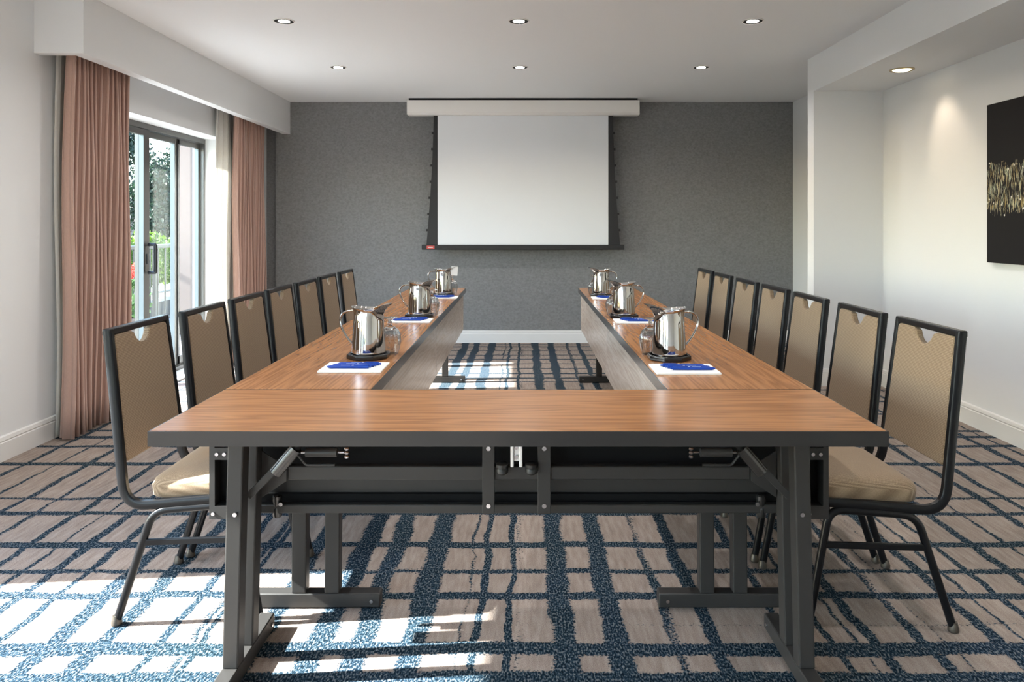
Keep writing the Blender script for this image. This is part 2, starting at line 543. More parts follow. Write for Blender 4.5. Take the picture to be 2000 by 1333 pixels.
# ------------------------------------------------------------------ the room
CEIL = 2.57
XL, XR, YB, YF = -2.77, 2.80, 7.73, -2.2
def struct(o, label=None, cat=None):
    o['kind'] = 'structure'
    if label: o['label'] = label
    if cat: o['category'] = cat
    return o

struct(box('floor', M['carpet'], None, -3.0, 3.2, YF - .2, YB + .3, -.12, 0), 'plaid carpet of beige blocks crossed by ragged navy blue lines', 'carpet')
struct(box('ceiling', M['ceil'], None, -3.1, 3.2, YF - .2, YB + .3, CEIL, CEIL + .15), 'smooth white painted ceiling', 'ceiling')

def wall_left():
    m = MB()
    edges = [YF - .2]
    for a, b in WIN_OPEN: edges += [a, b]
    edges.append(YB + .3)
    for i in range(0, len(edges), 2):
        m.box(XL - .3, XL, edges[i], edges[i+1], -.12, CEIL)
    for a, b in WIN_OPEN:
        m.box(XL - .3, XL, a, b, WIN_TOP, CEIL)
        m.box(XL - .3, XL, a, b, -.12, .012)
    return m.build('wall_left', M['wall'], smooth=0)
struct(wall_left(), 'white painted window wall with deep reveals', 'wall')
m = MB().box(XL, 2.9, YB + .08, YB + .3, 0, CEIL).box(-2.645, 2.9, YB, YB + .08, 0, CEIL)
struct(m.build('wall_back', M['paper'], smooth=0), 'textured charcoal wallpaper wall behind the screen', 'wall')
m = MB().box(XR, 3.1, YF, 5.65, 0, CEIL).box(2.87, 3.1, 5.65, YB + .3, 0, CEIL)
struct(m.build('wall_right', M['wall'], smooth=0), 'white painted wall that carries the dark canvas', 'wall')
m = MB()                                                      # end wall behind the camera; its unseen window is added for daylight
FW0, FW1 = -2.65, -1.25
m.box(-3.1, FW0, YF - .2, YF, 0, CEIL).box(FW1, 3.2, YF - .2, YF, 0, CEIL).box(FW0, FW1, YF - .2, YF, 2.2, CEIL).box(FW0, FW1, YF - .2, YF, 0, .05)
struct(m.build('wall_front', M['wall'], smooth=0), 'white painted wall opposite the screen', 'wall')
m = MB()
for q in range(3):
    xq = FW0 + (FW1 - FW0) * q / 2
    m.box(xq - .03, xq + .03, YF - .14, YF - .08, .05, 2.2)
m.box(FW0, FW1, YF - .14, YF - .08, 2.14, 2.2).box(FW0, FW1, YF - .14, YF - .08, .05, .11)
wf = m.build('window_4', M['alframe'], None, 0)
struct(wf, 'added unseen window behind the camera, for daylight', 'window')
for q in range(2):
    xq = FW0 + (FW1 - FW0) * q / 2
    box('pane', M['pane'], wf, xq + .03, xq + (FW1 - FW0) / 2 - .03, YF - .113, YF - .107, .11, 2.14, smooth=0)
struct(box('wall_pier', M['wall'], None, 2.26, 2.87, 5.65, 5.77, 0, CEIL, smooth=0), 'white wall pier closing the alcove', 'wall')
struct(box('ceiling_soffit', M['wall'], None, 2.26, XR, YF, 5.65, 2.30, CEIL, smooth=0), 'dropped white soffit above the alcove', 'soffit')
m = MB().box(-2.57, -2.49, 4.10, YB, 2.227, CEIL).box(XL, -2.57, 4.10, 4.16, 2.227, CEIL)
struct(m.build('curtain_valance', M['wall'], smooth=0), 'boxed white valance above the curtains', 'valance')

def baseboard(name, segs, label):
    # segs: (x0, y0, x1, y1, nx, ny) with n the way into the room
    m = MB()
    for x0, y0, x1, y1, nx, ny in segs:
        prof = [(0, 0), (.016, 0), (.016, .098), (.013, .102), (.013, .106), (.016, .110), (.012, .128), (.004, .133), (0, .133)]
        a = Vector((x0, y0, 0)); b = Vector((x1, y1, 0)); n = Vector((nx, ny, 0))
        vv = [a + n * p + Vector((0, 0, z)) for p, z in prof] + [b + n * p + Vector((0, 0, z)) for p, z in prof]
        k = len(prof)
        ff = [tuple(range(k)), tuple(range(2*k-1, k-1, -1))] + [(i, (i+1) % k, (i+1) % k + k, i + k) for i in range(k)]
        m.add(vv, ff)
    struct(m.build(name, M['trim'], smooth=0), label, 'baseboard')
baseboard('baseboard_left', [(XL, 2.55, XL, 4.43, 1, 0), (XL, 6.74, XL, YB, 1, 0)], 'white baseboard along the window wall')
baseboard('baseboard_back', [(-2.645, YB, 2.87, YB, 0, -1)], 'white baseboard under the charcoal wall')
baseboard('baseboard_right', [(XR, YF, XR, 5.65, -1, 0), (2.26, 5.65, XR, 5.65, 0, -1), (2.26, 5.65, 2.26, 5.77, -1, 0), (2.87, 5.77, 2.87, YB, -1, 0)], 'white baseboard along the alcove wall')

# window doors ------------------------------------------------
def door_unit(idx, y0, y1, panels, label, handle=None):
    root = bpy.data.objects.new('window_%d' % idx, None); COL.objects.link(root)
    struct(root, label, 'sliding door')
    x0, x1 = -3.03, -2.95
    f = MB()
    f.box(x0, x1, y0, y1, WIN_TOP - .045, WIN_TOP - .001).box(x0, x1, y0, y1, .013, .045)
    f.box(x0, x1, y0 + .001, y0 + .035, .045, WIN_TOP - .045).box(x0, x1, y1 - .035, y1 - .001, .045, WIN_TOP - .045)
    f.build('window_frame', M['alframe'], root, 0, .003)
    for i, (a, b, off, sl, sr) in enumerate(panels):
        xa, xb = (-2.985, -2.953) if off == 0 else (-3.022, -2.990)
        p = MB()
        p.box(xa, xb, a, a + sl, .05, WIN_TOP - .05).box(xa, xb, b - sr, b, .05, WIN_TOP - .05)
        p.box(xa, xb, a + sl, b - sr, .05, .12).box(xa, xb, a + sl, b - sr, WIN_TOP - .095, WIN_TOP - .05)
        sash = p.build('sash', M['alframe'], root, 0, .002)
        xm = (xa + xb) / 2
        box('pane', M['pane'], sash, xm - .003, xm + .003, a + sl, b - sr, .12, WIN_TOP - .095, smooth=0)
        g = MB()
        for yy in (a + sl, b - sr - .008):
            g.box(xa - .002, xb + .002, yy, yy + .008, .12, WIN_TOP - .095)
        g.build('glazing_bead', M['altrim'], sash, 0)
    return root
w3 = door_unit(3, 4.45, 6.72, [(4.48, 5.72, 0, .09, .085), (5.63, 6.30, 1, .085, .09), (6.24, 6.69, 1, .02, .03)], 'tall sliding balcony door in dark aluminium between the pink curtains')
# handle on the slim stile
h = MB().box(-2.953, -2.945, 5.645, 5.70, .89, 1.09)
hp = h.build('lock_plate', M['alframe'], w3, 0, .002)
h = MB()
h.tube(fillet([(-2.946, 5.69, 1.10), (-2.89, 5.69, 1.10), (-2.89, 5.69, .88), (-2.946, 5.69, .88)], .012), .014, 8, (0, 1, 0))
h.build('door_handle', M['handle'], w3)
box('latch', M['handle'], w3, -2.944, -2.936, 5.655, 5.67, .95, 1.03, bevel=.002)
door_unit(2, .25, 2.53, [(.28, 1.42, 0, .07, .07), (1.36, 2.50, 1, .07, .07)], 'sliding balcony door nearer the camera')
door_unit(1, -2.0, -.15, [(-1.97, -1.02, 0, .07, .07), (-1.08, -.18, 1, .07, .07)], 'added unseen sliding door behind the camera, for daylight')  # added out of view to let in daylight from behind the camera

# ------------------------------------------------------------------ curtains
def curtain(name, mat, y0, y1, xc, amp, n_pl, label, flare=0, lean=0, z1=2.5, parent=None, seed=1, xs=None):
    rnd = random.Random(seed)
    ph = [rnd.uniform(-.5, .5) for _ in range(40)]
    am = [rnd.uniform(.55, 1.15) for _ in range(40)]
    nu, nv = n_pl * 14, 14
    vv = []
    for j in range(nv + 1):
        t = j / nv; z = .012 + (z1 - .012) * t
        for i in range(nu + 1):
            s = i / nu
            k = s * n_pl
            ki = int(k) % 40
            loc = math.sin(2 * math.pi * k + ph[ki] * (1 - t) * .8)
            loc = math.copysign(abs(loc) ** .75, loc)
            a = amp * am[ki] * (.75 + .35 * (1 - t))
            y = y0 + (y1 - y0) * s + flare * (1 - t) * (s - .5) + lean * (1 - t) + .012 * math.sin(4 * math.pi * k) * (1 - .3 * t)
            vv.append((xc + a * loc + .01 * math.sin(3 * z + ki), y, z))
    ff = [(j*(nu+1)+i, j*(nu+1)+i+1, (j+1)*(nu+1)+i+1, (j+1)*(nu+1)+i) for j in range(nv) for i in range(nu)]
    o = MB().add(vv, ff).build(name, mat, parent, 80)
    sm = o.modifiers.new('solidify', 'SOLIDIFY'); sm.thickness = .004
    return o
c1 = thing('curtain', 'dusty pink floor-length curtain nearest the camera, beside the bare wall', 'curtain', group='dusty pink curtains')
curtain('curtain_panel', M['curtain'], 4.22, 4.86, -2.655, .040, 13, None, lean=-.03, parent=c1, seed=3)
curtain('lining', M['lining'], 4.235, 4.83, -2.735, .012, 5, None, parent=c1, seed=4)
c2 = thing('curtain', 'dusty pink floor-length curtain in the corner by the charcoal wall', 'curtain', group='dusty pink curtains')
curtain('curtain_panel', M['curtain'], 6.62, 7.33, -2.64, .040, 13, None, parent=c2, seed=8)
curtain('lining', M['lining'], 6.42, 7.30, -2.725, .022, 10, None, parent=c2, seed=9)

# ------------------------------------------------------------------ ceiling lights
def downlight_proto():
    t = thing('downlight', 'x', 'ceiling light')
    ring = []
    MB().lathe([(.068, 0), (.068, -.004), (.064, -.006), (.060, -.004), (.060, 0)], 36).build('trim_ring', M['lamptrim'], t)
    n = 36
    MB().lathe([(.0605, -.001), (.0605, -.0045), (.037, -.0035), (.036, -.001)], n).build('baffle', M['lampring'], t)
    MB().lathe([(.0365, -.001), (.0365, -.005), (.030, -.0065)], n).build('lens', M['lens'], t)
    return t
DL = downlight_proto()
first = True
rows = [(6.03, 'far row'), (4.67, 'near row')]
cols = [(-1.545, 'window side'), (-.032, 'middle'), (1.475, 'alcove side')]
names = {(0, 0): 'round recessed downlight in the row nearer the screen, on the window side',
         (0, 1): 'round recessed downlight just in front of the projection screen, middle of its row',
         (0, 2): 'round recessed downlight in the row nearer the screen, on the alcove side',
         (1, 0): 'round recessed downlight in the row nearer the camera, on the window side',
         (1, 1): 'round recessed downlight in the row nearer the camera, middle of three',
         (1, 2): 'round recessed downlight in the row nearer the camera, on the alcove side'}
def lamp_light(parent, power):
    ld = bpy.data.lights.new('downlight_lamp', 'AREA'); ld.shape = 'DISK'; ld.size = .055; ld.energy = power
    ld.color = (1.0, .965, .925); ld.spread = R(150)
    lo = bpy.data.objects.new('lamp', ld); COL.objects.link(lo); lo.parent = parent; lo.location = (0, 0, -.012)
for j in range(4):
    for i, (x, _) in enumerate(cols):
        y = [6.03, 4.67, 3.31, 1.95][j]  # last two rows are out of view, added to light the room
        t = DL if first else copy_tree(DL)
        first = False
        t.location = (x, y, CEIL)
        tag(t, names.get((j, i), 'added unseen downlight over the %s of the table, %s' % (('first side tables' if j == 2 else 'near end'), cols[i][1])), 'ceiling light', 'recessed ceiling downlights')
for o in list(bpy.data.objects):
    if o.type == 'EMPTY' and o.name.startswith('downlight'):
        lamp_light(o, 4.6)

t = thing('eyeball_light', 'brass-ringed recessed spotlight in the dropped soffit', 'ceiling light', (2.54, 4.87, 2.30))
MB().lathe([(.078, 0), (.078, -.005), (.070, -.009), (.060, -.004), (.058, 0)], 36).build('trim_ring', M['brass'], t)
MB().lathe([(.058, -.001), (.055, -.006), (.04, -.012), (.02, -.015)], 24).build('lamp_face', M['warm'], t)
ld = bpy.data.lights.new('eyeball_beam', 'SPOT'); ld.energy = 5; ld.color = (1, .80, .58); ld.spot_size = R(62); ld.spot_blend = .8; ld.shadow_soft_size = .04
lo = bpy.data.objects.new('beam', ld); COL.objects.link(lo); lo.parent = t; lo.location = (0, 0, -.03)
lo.rotation_euler = (Vector((2.80, 4.78, 1.82)) - Vector((2.54, 4.87, 2.27))).to_track_quat('-Z', 'Y').to_euler()

# ------------------------------------------------------------------ projection screen
SY = 7.55
def px(x, y, Z): return ((x - 1023) * Z / F_PX, 1.25 + (441 - y) * Z / F_PX)
t = thing('projection_screen', 'white pull-down projection screen with black tensioned borders', 'projection screen', (0, SY, 0))
m = MB()
xa = px(798, 0, SY)[0]; xb = px(1246, 0, SY)[0]
zt = 2.545; zb = px(0, 226, SY)[1]
prof = [(-.075, zt), (.075, zt), (.075, zb + .02), (.06, zb), (-.05, zb), (-.075, zb + .02), (-.083, (zt + zb) / 2)]
vv = [(xa, y, z) for y, z in prof] + [(xb, y, z) for y, z in prof]
k = len(prof)
m.add(vv, [tuple(range(k)), tuple(range(2*k-1, k-1, -1))] + [(i, (i+1) % k, (i+1) % k + k, i + k) for i in range(k)])
case = m.build('case', M['case'], t, 30)
box('ceiling_bracket', M['blacksteel'], t, xa + .01, xb - .01, -.05, .07, zt, CEIL)
for xx in (xa - .006, xb):
    box('end_cap', M['case'], t, xx, xx + .006, -.08, .075, zb, zt, bevel=.002)
sx0 = px(855, 0, SY)[0]; sx1 = px(1188, 0, SY)[0]; sz0 = px(0, 479, SY)[1]
box('screen_surface', M['screen'], t, sx0, sx1, -.004, 0, sz0, zb + .01)
for s in (-1, 1):
    if s < 0: tp = (px(847, 0, SY)[0]); bt = px(833, 0, SY)[0]; e = sx0
    else: tp = px(1197, 0, SY)[0]; bt = px(1211, 0, SY)[0]; e = sx1
    n = 10; out = []
    for i in range(n + 1):
        u = i / n
        out.append((tp + (bt - tp) * (u ** 1.6), zb + .01 + (sz0 - zb - .01) * u))
    poly = out + [(e, sz0), (e, zb + .01)]
    brd = MB().prism(poly, .004, ((0, -.002, 0), (1, 0, 0), (0, 0, 1))).build('side_border', M['screenblack'], t, 0)
    for i in range(1, 8):
        u = i / 8 + .01
        x = tp + (bt - tp) * (u ** 1.6); z = zb + (sz0 - zb) * u
        box('tension_tab', M['screenblack'], brd, min(x, x + s * .018), max(x, x + s * .018), -.006, .003, z - .012, z + .012, bevel=.002)
bx0 = px(824, 0, SY)[0]; bx1 = px(1219, 0, SY)[0]
bar = box('weight_bar', M['screenblack'], t, bx0, bx1, -.02, .018, sz0 - .048, sz0 + .003, bevel=.006)
lab = box('maker_label', M['red'], bar, px(834, 0, SY)[0], px(849, 0, SY)[0], -.0225, -.020, sz0 - .040, sz0 - .006)
lab['label'] = 'small red label plate'
box('label_print', M['pad'], bar, px(837, 0, SY)[0], px(846, 0, SY)[0], -.0232, -.0225, sz0 - .027, sz0 - .019)

# ------------------------------------------------------------------ canvas on the alcove wall
t = thing('wall_art', 'black canvas print with pale golden hanging strands', 'wall art', (XR, 0, 0))
zc = 1.50
cv = MB().box(-.035, -.003, -.60, .60, -.469, .469).build('canvas', M['canvas'], t, 0, .003)
cv.location = (0, 4.33 - .60, zc)
box('stretcher_back', M['canvasedge'], t, -.003, 0, 4.33 - 1.15, 4.33 - .05, zc - .42, zc + .42)

# ------------------------------------------------------------------ tables
TH = .742; TT = .037; HL = .915; HW = .2285
def make_table(front=False):
    t = thing('conference_table', 'x', 'table')
    e = .003
    box('tabletop', M['wood'], t, -HL + e, HL - e, -HW + e, HW - e, TH - TT, TH, bevel=.001)
    m = MB()
    m.box(-HL, HL, -HW, -HW + e, TH - TT - .001, TH - .0008).box(-HL, HL, HW - e, HW, TH - TT - .001, TH - .0008)
    m.box(-HL, -HL + e, -HW, HW, TH - TT - .001, TH - .0008).box(HL - e, HL, -HW, HW, TH - TT - .001, TH - .0008)
    m.build('edge_band', M['edge'], t, 0)
    # underframe
    box('top_rail', M['blacksteel'], t, -HL + .09, HL - .09, .10, .15, TH - TT - .05, TH - TT - .0005)
    box('apron', M['blacksteel'], t, -HL + .03, HL - .03, .176, .1895, .520, TH - TT - .001)
    # modesty panel hung on the far edge
    pn = box('modesty_panel', M['panelwood'], t, -HL + .004, HL - .004, .190, .208, .402, TH - TT - .022, bevel=.002)
    box('panel_back', M['steel'], pn, -HL + .03, HL - .03, .184, .1895, .440, .519)
    box('gap_shade_strip', M['blacksteel'], pn, -HL + .05, HL - .05, .170, .1895, .415, .4395)  # black strip standing in for the shaded gap above the tube
    box('panel_tube', M['steel'], pn, -HL + .14, HL - .14, .128, .154, .397, .423, bevel=.003)
    beam = box('stretcher_beam', M['steel'], t, -.672, .672, .085, .115, .511, .551, bevel=.004)
    for s in (-1, 1):
        leg = bpy.data.objects.new('leg', None); COL.objects.link(leg); leg.parent = t
        lx = s * .765
        for (ya, yb) in ((-.058, -.010), (.050, .098)):
            p = MB(); hw = .0215; ln = s * .016
            vv = []
            for z, dx in ((.05, ln), (TH - TT - .0005, 0)):
                vv += [(lx + dx - hw, ya, z), (lx + dx + hw, ya, z), (lx + dx + hw, yb, z), (lx + dx - hw, yb, z)]
            p.add(vv, [(0,3,2,1),(4,5,6,7),(0,1,5,4),(1,2,6,5),(2,3,7,6),(3,0,4,7)])
            p.build('post', M['steel'], leg, 0, .004)
        box('foot', M['steel'], leg, lx + s * .016 - .0225, lx + s * .016 + .0225, -.235, .232, .004, .050, bevel=.004)
        for yy in (-.205, .204):
            for q in (-1, 1):
                xo = lx + s * .016 + q * .0225
                MB().tube([(xo - q * .001, yy, .026), (xo + q * .004, yy, .026)], .006, 10, (0, 1, 0)).build('foot_bolt', M['bolt'], leg)
        MB().tube([(lx - s * .0, -.058, .470), (lx, -.066, .470)], .006, 10, (1, 0, 0)).build('post_pin', M['bolt'], leg)
        # gusset between stretcher beam and posts
        MB().prism([(s * .672, .511), (s * .672, .551), (s * .745, .598), (s * .745, .462)], .006, ((0, .082, 0), (1, 0, 0), (0, 0, 1))).build('gusset', M['steel'], leg, 0, .001)
        # folding brace
        a = Vector((s * .750, -.005, .498)); b = Vector((s * .675, -.005, .565)); c = Vector((s * .618, -.005, .632)); d = Vector((s * .575, -.005, TH - TT - .0005))
        br = MB().sweep([a, c], [(-.008, -.010), (.008, -.010), (.008, .010), (-.008, .010)], (0, 1, 0)).build('brace_bar', M['steel'], leg, 0, .002)
        MB().tube([b, c], .0185, 16, (0, 1, 0)).build('brace_sleeve', M['sleeve'], leg)
        MB().tube([c, d], .012, 12, (0, 1, 0)).build('brace_end', M['blacksteel'], leg)
        MB().tube([(s * .598, .02, .612), (s * .510, .02, .612)], .0125, 14, (0, 1, 0)).build('spring_housing', M['steel'], leg)
        MB().tube([(s * .612, .02, .612), (s * .485, .02, .612)], .0025, 8, (0, 1, 0)).build('spring_rod', M['bolt'], leg)
        nut = MB()
        for zz in (.601, .612, .623):
            nut.lathe([(.006, -.004), (.008, 0), (.006, .004)], 10, (s * .484, .02, zz))
        nut.build('rod_nut', M['bolt'], leg)
        MB().tube(fillet([(s * .620, .0, .618), (s * .592, .0, .583), (s * .512, .0, .583)], .012), .0036, 8, (0, 1, 0)).build('release_lever', M['steel'], leg)
        # pivot at the end of the lower tube
        MB().lathe([(.012, 0), (.014, .004), (.014, .028), (.012, .032), (.014, .036), (.014, .062), (.010, .066)], 16, (s * .720, .141, .383)).build('pivot_barrel', M['sleeve'], leg)
        MB().tube([(s * .705, .124, .425), (s * .705, .128, .425)], .006, 10, (1, 0, 0)).build('pivot_bolt', M['bolt'], leg)
        # slotted end plate
        ex0, ex1 = sorted((s * .905, s * .835))
        ep = MB()
        ep.box(ex0, ex1, .10, .16, .392, .430).box(ex0, ex1, .10, .16, .565, .600)
        ep.box(ex0, ex0 + .016, .10, .16, .43, .565).box(ex1 - .016, ex1, .10, .16, .43, .565)
        ep.box(ex0, ex0 + .016, .10, .16, .60, TH - TT - .0005).box(ex1 - .016, ex1, .10, .16, .60, TH - TT - .0005)
        epo = ep.build('end_plate', M['steel'], t, 0)
        box('end_slot', M['blacksteel'], epo, ex0 + .016, ex1 - .016, .145, .158, .43, TH - TT - .002)
        for (qx, qz) in (((ex0 + ex1) / 2 - .012, .582), ((ex0 + ex1) / 2 + .010, .582), (ex0 + .012, .408)):
            MB().tube([(qx, .100, qz), (qx, .095, qz)], .0055, 10, (1, 0, 0)).build('plate_screw', M['bolt'], epo)
    for (s0, s1) in ((-.106, -.070), (.054, .092)):
        st = box('hinge_strap', M['steel'], t, s0, s1, .076, .084, .416, TH - TT - .0005, bevel=.002)
        for zz in (.44, .606):
            MB().tube([((s0 + s1) / 2, .077, zz), ((s0 + s1) / 2, .0725, zz)], .0065, 12, (1, 0, 0)).build('strap_bolt', M['bolt'], st)
    br = MB().box(-.024, -.015, .055, .072, .558, .704).box(.001, .010, .055, .072, .558, .704).box(-.015, .001, .066, .072, .572, .704).build('center_bracket', M['alu'], t, 0, .002)
    for zz in (.585, .612):
        MB().tube([(-.007, .066, zz), (-.007, .061, zz)], .006, 10, (1, 0, 0)).build('bracket_screw', M['bolt'], br)
    for xx in (-.048, .036):
        MB().lathe([(.010, -.02), (.017, -.015), (.018, -.004), (.0165, -.001), (.018, .002), (.018, .010), (.015, .013), (.006, .014)], 20, (xx, .062, .556)).build('rubber_bumper', M['rubber'], br)
    return t
TBL = make_table()
XC = -.014
specs = [((XC, 2.018, 0), 0, 'narrow walnut-topped folding table closing the near end of the U, open side to the camera'),
         ((XC - HL + HW, 2.250 + HL, 0), R(-90), 'walnut-topped folding table on the window side, butted against the near table'),
         ((XC - HL + HW, 2.252 + 3 * HL, 0), R(-90), 'walnut-topped folding table on the window side, farther one beside the charcoal wall'),
         ((XC + HL - HW, 2.250 + HL, 0), R(90), 'walnut-topped folding table on the alcove side, butted against the near table'),
         ((XC + HL - HW, 2.252 + 3 * HL, 0), R(90), 'walnut-topped folding table on the alcove side, farther one beside the charcoal wall')]
for i, (loc, rz, lb) in enumerate(specs):
    t = TBL if i == 0 else copy_tree(TBL)
    t.location = loc; t.rotation_euler = (0, 0, rz)
    tag(t, lb, 'table', 'folding tables set in a U')

# ------------------------------------------------------------------ chairs
def make_chair():
    t = thing('banquet_chair', 'x', 'chair')
    sec = [(-.011, -.009), (-.007, -.014), (.007, -.014), (.011, -.009), (.011, .009), (.007, .014), (-.007, .014), (-.011, .009)]
    ZT = .923; YT = -.258
    for s in (-1, 1):
        pts = fillet([(s * .200, .215, .402), (s * .200, -.193, .368), (s * .180, YT, ZT - .004)], .075, 8)
        MB().sweep(pts, sec, (1, 0, 0)).build('back_upright', M['frame'], t, 50)
        arch = fillet([(s * .207, .232, .018), (s * .203, .165, .378), (s * .203, -.105, .356), (s * .207, -.213, .018)], [.055, .075], 7)
        lg = MB().sweep(arch, [(.0115*math.cos(2*math.pi*k/10), .0125*math.sin(2*math.pi*k/10)) for k in range(10)], (1, 0, 0)).build('leg_arch', M['frame'], t, 50)
        for (yy, ty) in ((.233, .19), (-.216, -.2)):
            MB().lathe([(.013, 0), (.0165, .003), (.0165, .012), (.0135, .022), (.012, .030)], 14, (s * .207, yy, .0005)).build('foot_glide', M['glide'], lg)
        MB().sweep([(s * .205, .180, .268), (s * .205, -.135, .258)], [(-.006, -.010), (.006, -.010), (.006, .010), (-.006, .010)], (1, 0, 0)).build('stretcher', M['frame'], t, 0, .003)
    box('top_rail', M['frame'], t, -.191, .191, YT - .014, YT + .014, ZT - .021, ZT, bevel=.004)
    m = MB()
    m.box(-.203, .203, .19, .212, .383, .401).box(-.203, .203, -.10, -.078, .362, .378)
    m.build('seat_rail', M['frame'], t, 0, .003)
    # seat cushion
    fw, rw, y0, y1, rr = .205, .188, -.125, .270, .045
    def outline(ins, n=7):
        P = [(-rw + ins, y0 + ins), (rw - ins, y0 + ins), (fw - ins, y1 - ins), (-fw + ins, y1 - ins)]
        r = max(.012, rr - ins * .3); out = []
        for i in range(4):
            p0 = Vector(P[i-1]); p = Vector(P[i]); p2 = Vector(P[(i+1) % 4])
            a = (p0 - p).normalized(); b = (p2 - p).normalized()
            A = p + a * r; B = p + b * r
            for k in range(n + 1):
                q = k / n
                out.append(A * (1-q)**2 + p * 2*q*(1-q) + B * q*q)
        return out
    lay = [(0, .02), (.004, .006), (.012, 0), (.045, -.003), (.060, .003), (.069, .016), (.075, .04), (.079, .08), (.081, .13)]
    vv = []; ff = []
    base = outline(0); n = len(base)
    for z, ins in lay:
        for p in outline(ins):
            zs = .384 + (p.y + .1) * .055
            vv.append((p.x, p.y, zs + z))
    for i in range(len(lay) - 1):
        for k in range(n):
            a = i * n + k; b = i * n + (k + 1) % n
            ff.append((a, b, b + n, a + n))
    ff.append(tuple(range(n))[::-1]); ff.append(tuple(range((len(lay)-1)*n, len(lay)*n)))
    MB().add(vv, ff).build('seat', M['fabric'], t, 60)
    # backrest with hand notch
    dirv = Vector((0, YT + .193, ZT - .368)).normalized()
    o = Vector((0, -.193, .368))
    v0 = (.500 - .368) / dirv.z; v1 = (ZT - .022 - .368) / dirv.z
    hb, ht = .183, .168
    poly = []
    def arc(cx, cyy, r, a0, a1, n=6):
        return [(cx + r * math.cos(a0 + (a1 - a0) * k / n), cyy + r * math.sin(a0 + (a1 - a0) * k / n)) for k in range(n + 1)]
    rb = .018
    poly += arc(-hb + rb, v0 + rb, rb, math.pi, 1.5 * math.pi) + arc(hb - rb, v0 + rb, rb, 1.5 * math.pi, 2 * math.pi)
    rt = .014
    poly += arc(ht - rt, v1 - rt, rt, 0, .5 * math.pi)
    nr = .054; ncy = v1 + .008
    a0 = math.asin((v1 - ncy) / nr)
    poly += [(.074, v1), (.062, v1 - .004)] + arc(0, ncy, nr, -.30, -math.pi + .30, 14) + [(-.062, v1 - .004), (-.074, v1)]
    poly += arc(-ht + rt, v1 - rt, rt, .5 * math.pi, math.pi)
    back = MB().prism(poly, .026, (o, (1, 0, 0), dirv)).build('backrest', M['fabric'], t, 30, .006, 3)
    return t
CH = make_chair()
ordn = ['nearest the camera', 'second from the camera', 'third from the camera', 'fourth from the camera', 'fifth from the camera', 'sixth from the camera', 'farthest from the camera']
leftY = [2.477, 2.945, 3.415, 3.875, 4.34, 4.826, 5.31]
rightY = [2.437, 2.90, 3.417, 3.898, 4.375, 4.90, 5.39]
first = True
for side, ys in ((-1, leftY), (1, rightY)):
    for i, y in enumerate(ys):
        t = CH if first else copy_tree(CH)
        first = False
        rnd = random.Random(i * 3 + side)
        xx = (-1.049 if side < 0 else 1.095) + rnd.uniform(-.006, .006)
        if i == 0: xx += .014 if side > 0 else -.006
        t.location = (xx, y, 0)
        t.rotation_euler = (0, 0, (R(-90) if side < 0 else R(90)) + R(rnd.uniform(-.5, .5)))
        where = 'window side' if side < 0 else 'alcove side'
        tag(t, 'tan black-framed banquet chair on the table\'s %s, %s' % (where, ordn[i]), 'chair', 'banquet chairs along the tables')

# ------------------------------------------------------------------ jugs, coasters, goblets, pads, pens
def make_jug():
    t = thing('water_pitcher', 'x', 'pitcher')
    prof = [(0, .062), (.004, .0645), (.02, .0645), (.06, .0625), (.10, .0600), (.135, .0575), (.155, .0555), (.168, .0550), (.178, .0565), (.186, .0610)]
    n = 48
    vv = []; ff = []
    def pt(z, r, a, inner=0):
        c = math.cos(a)
        f = max(0, (z - .140) / .046)                      # 0 below the neck, 1 at the rim
        g = max(0.0, c) ** 3.0
        gb = max(0.0, -c) ** 3
        side = math.sin(a) ** 2
        rr = r + f ** 2.4 * .038 * g + f ** 1.6 * (.006 * gb - .006 * side) - inner
        zz = z + f ** 1.5 * (.034 * g * (1 - .55 * g) + .004 * gb - .005 * side)
        return (rr * c, rr * math.sin(a) * (1 - .10 * f * g), zz)
    rings = [(z, r, 0) for z, r in prof] + [(z - .0005, r, .0018) for z, r in prof[::-1][:-2]] + [(.006, .056, 0)]
    for z, r, inn in rings:
        for k in range(n):
            vv.append(pt(z, r, 2 * math.pi * k / n, inn))
    for i in range(len(rings) - 1):
        for k in range(n):
            a = i * n + k; b = i * n + (k + 1) % n
            ff.append((a, b, b + n, a + n))
    ff.append(tuple(range(n))[::-1]); ff.append(tuple(range((len(rings)-1)*n, len(rings)*n)))
    MB().add(vv, ff).build('body', M['chrome'], t, 60)
    hp = []
    ctrl = [Vector((-.054, 0, .170)), Vector((-.150, 0, .180)), Vector((-.112, 0, .085)), Vector((-.060, 0, .040))]
    for k in range(17):
        q = k / 16
        hp.append(ctrl[0]*(1-q)**3 + ctrl[1]*3*q*(1-q)**2 + ctrl[2]*3*q*q*(1-q) + ctrl[3]*q**3)
    MB().sweep(hp, [(.0075*math.cos(2*math.pi*k/10), .0042*math.sin(2*math.pi*k/10)) for k in range(10)], (0, 1, 0)).build('handle', M['chrome'], t, 60)
    return t

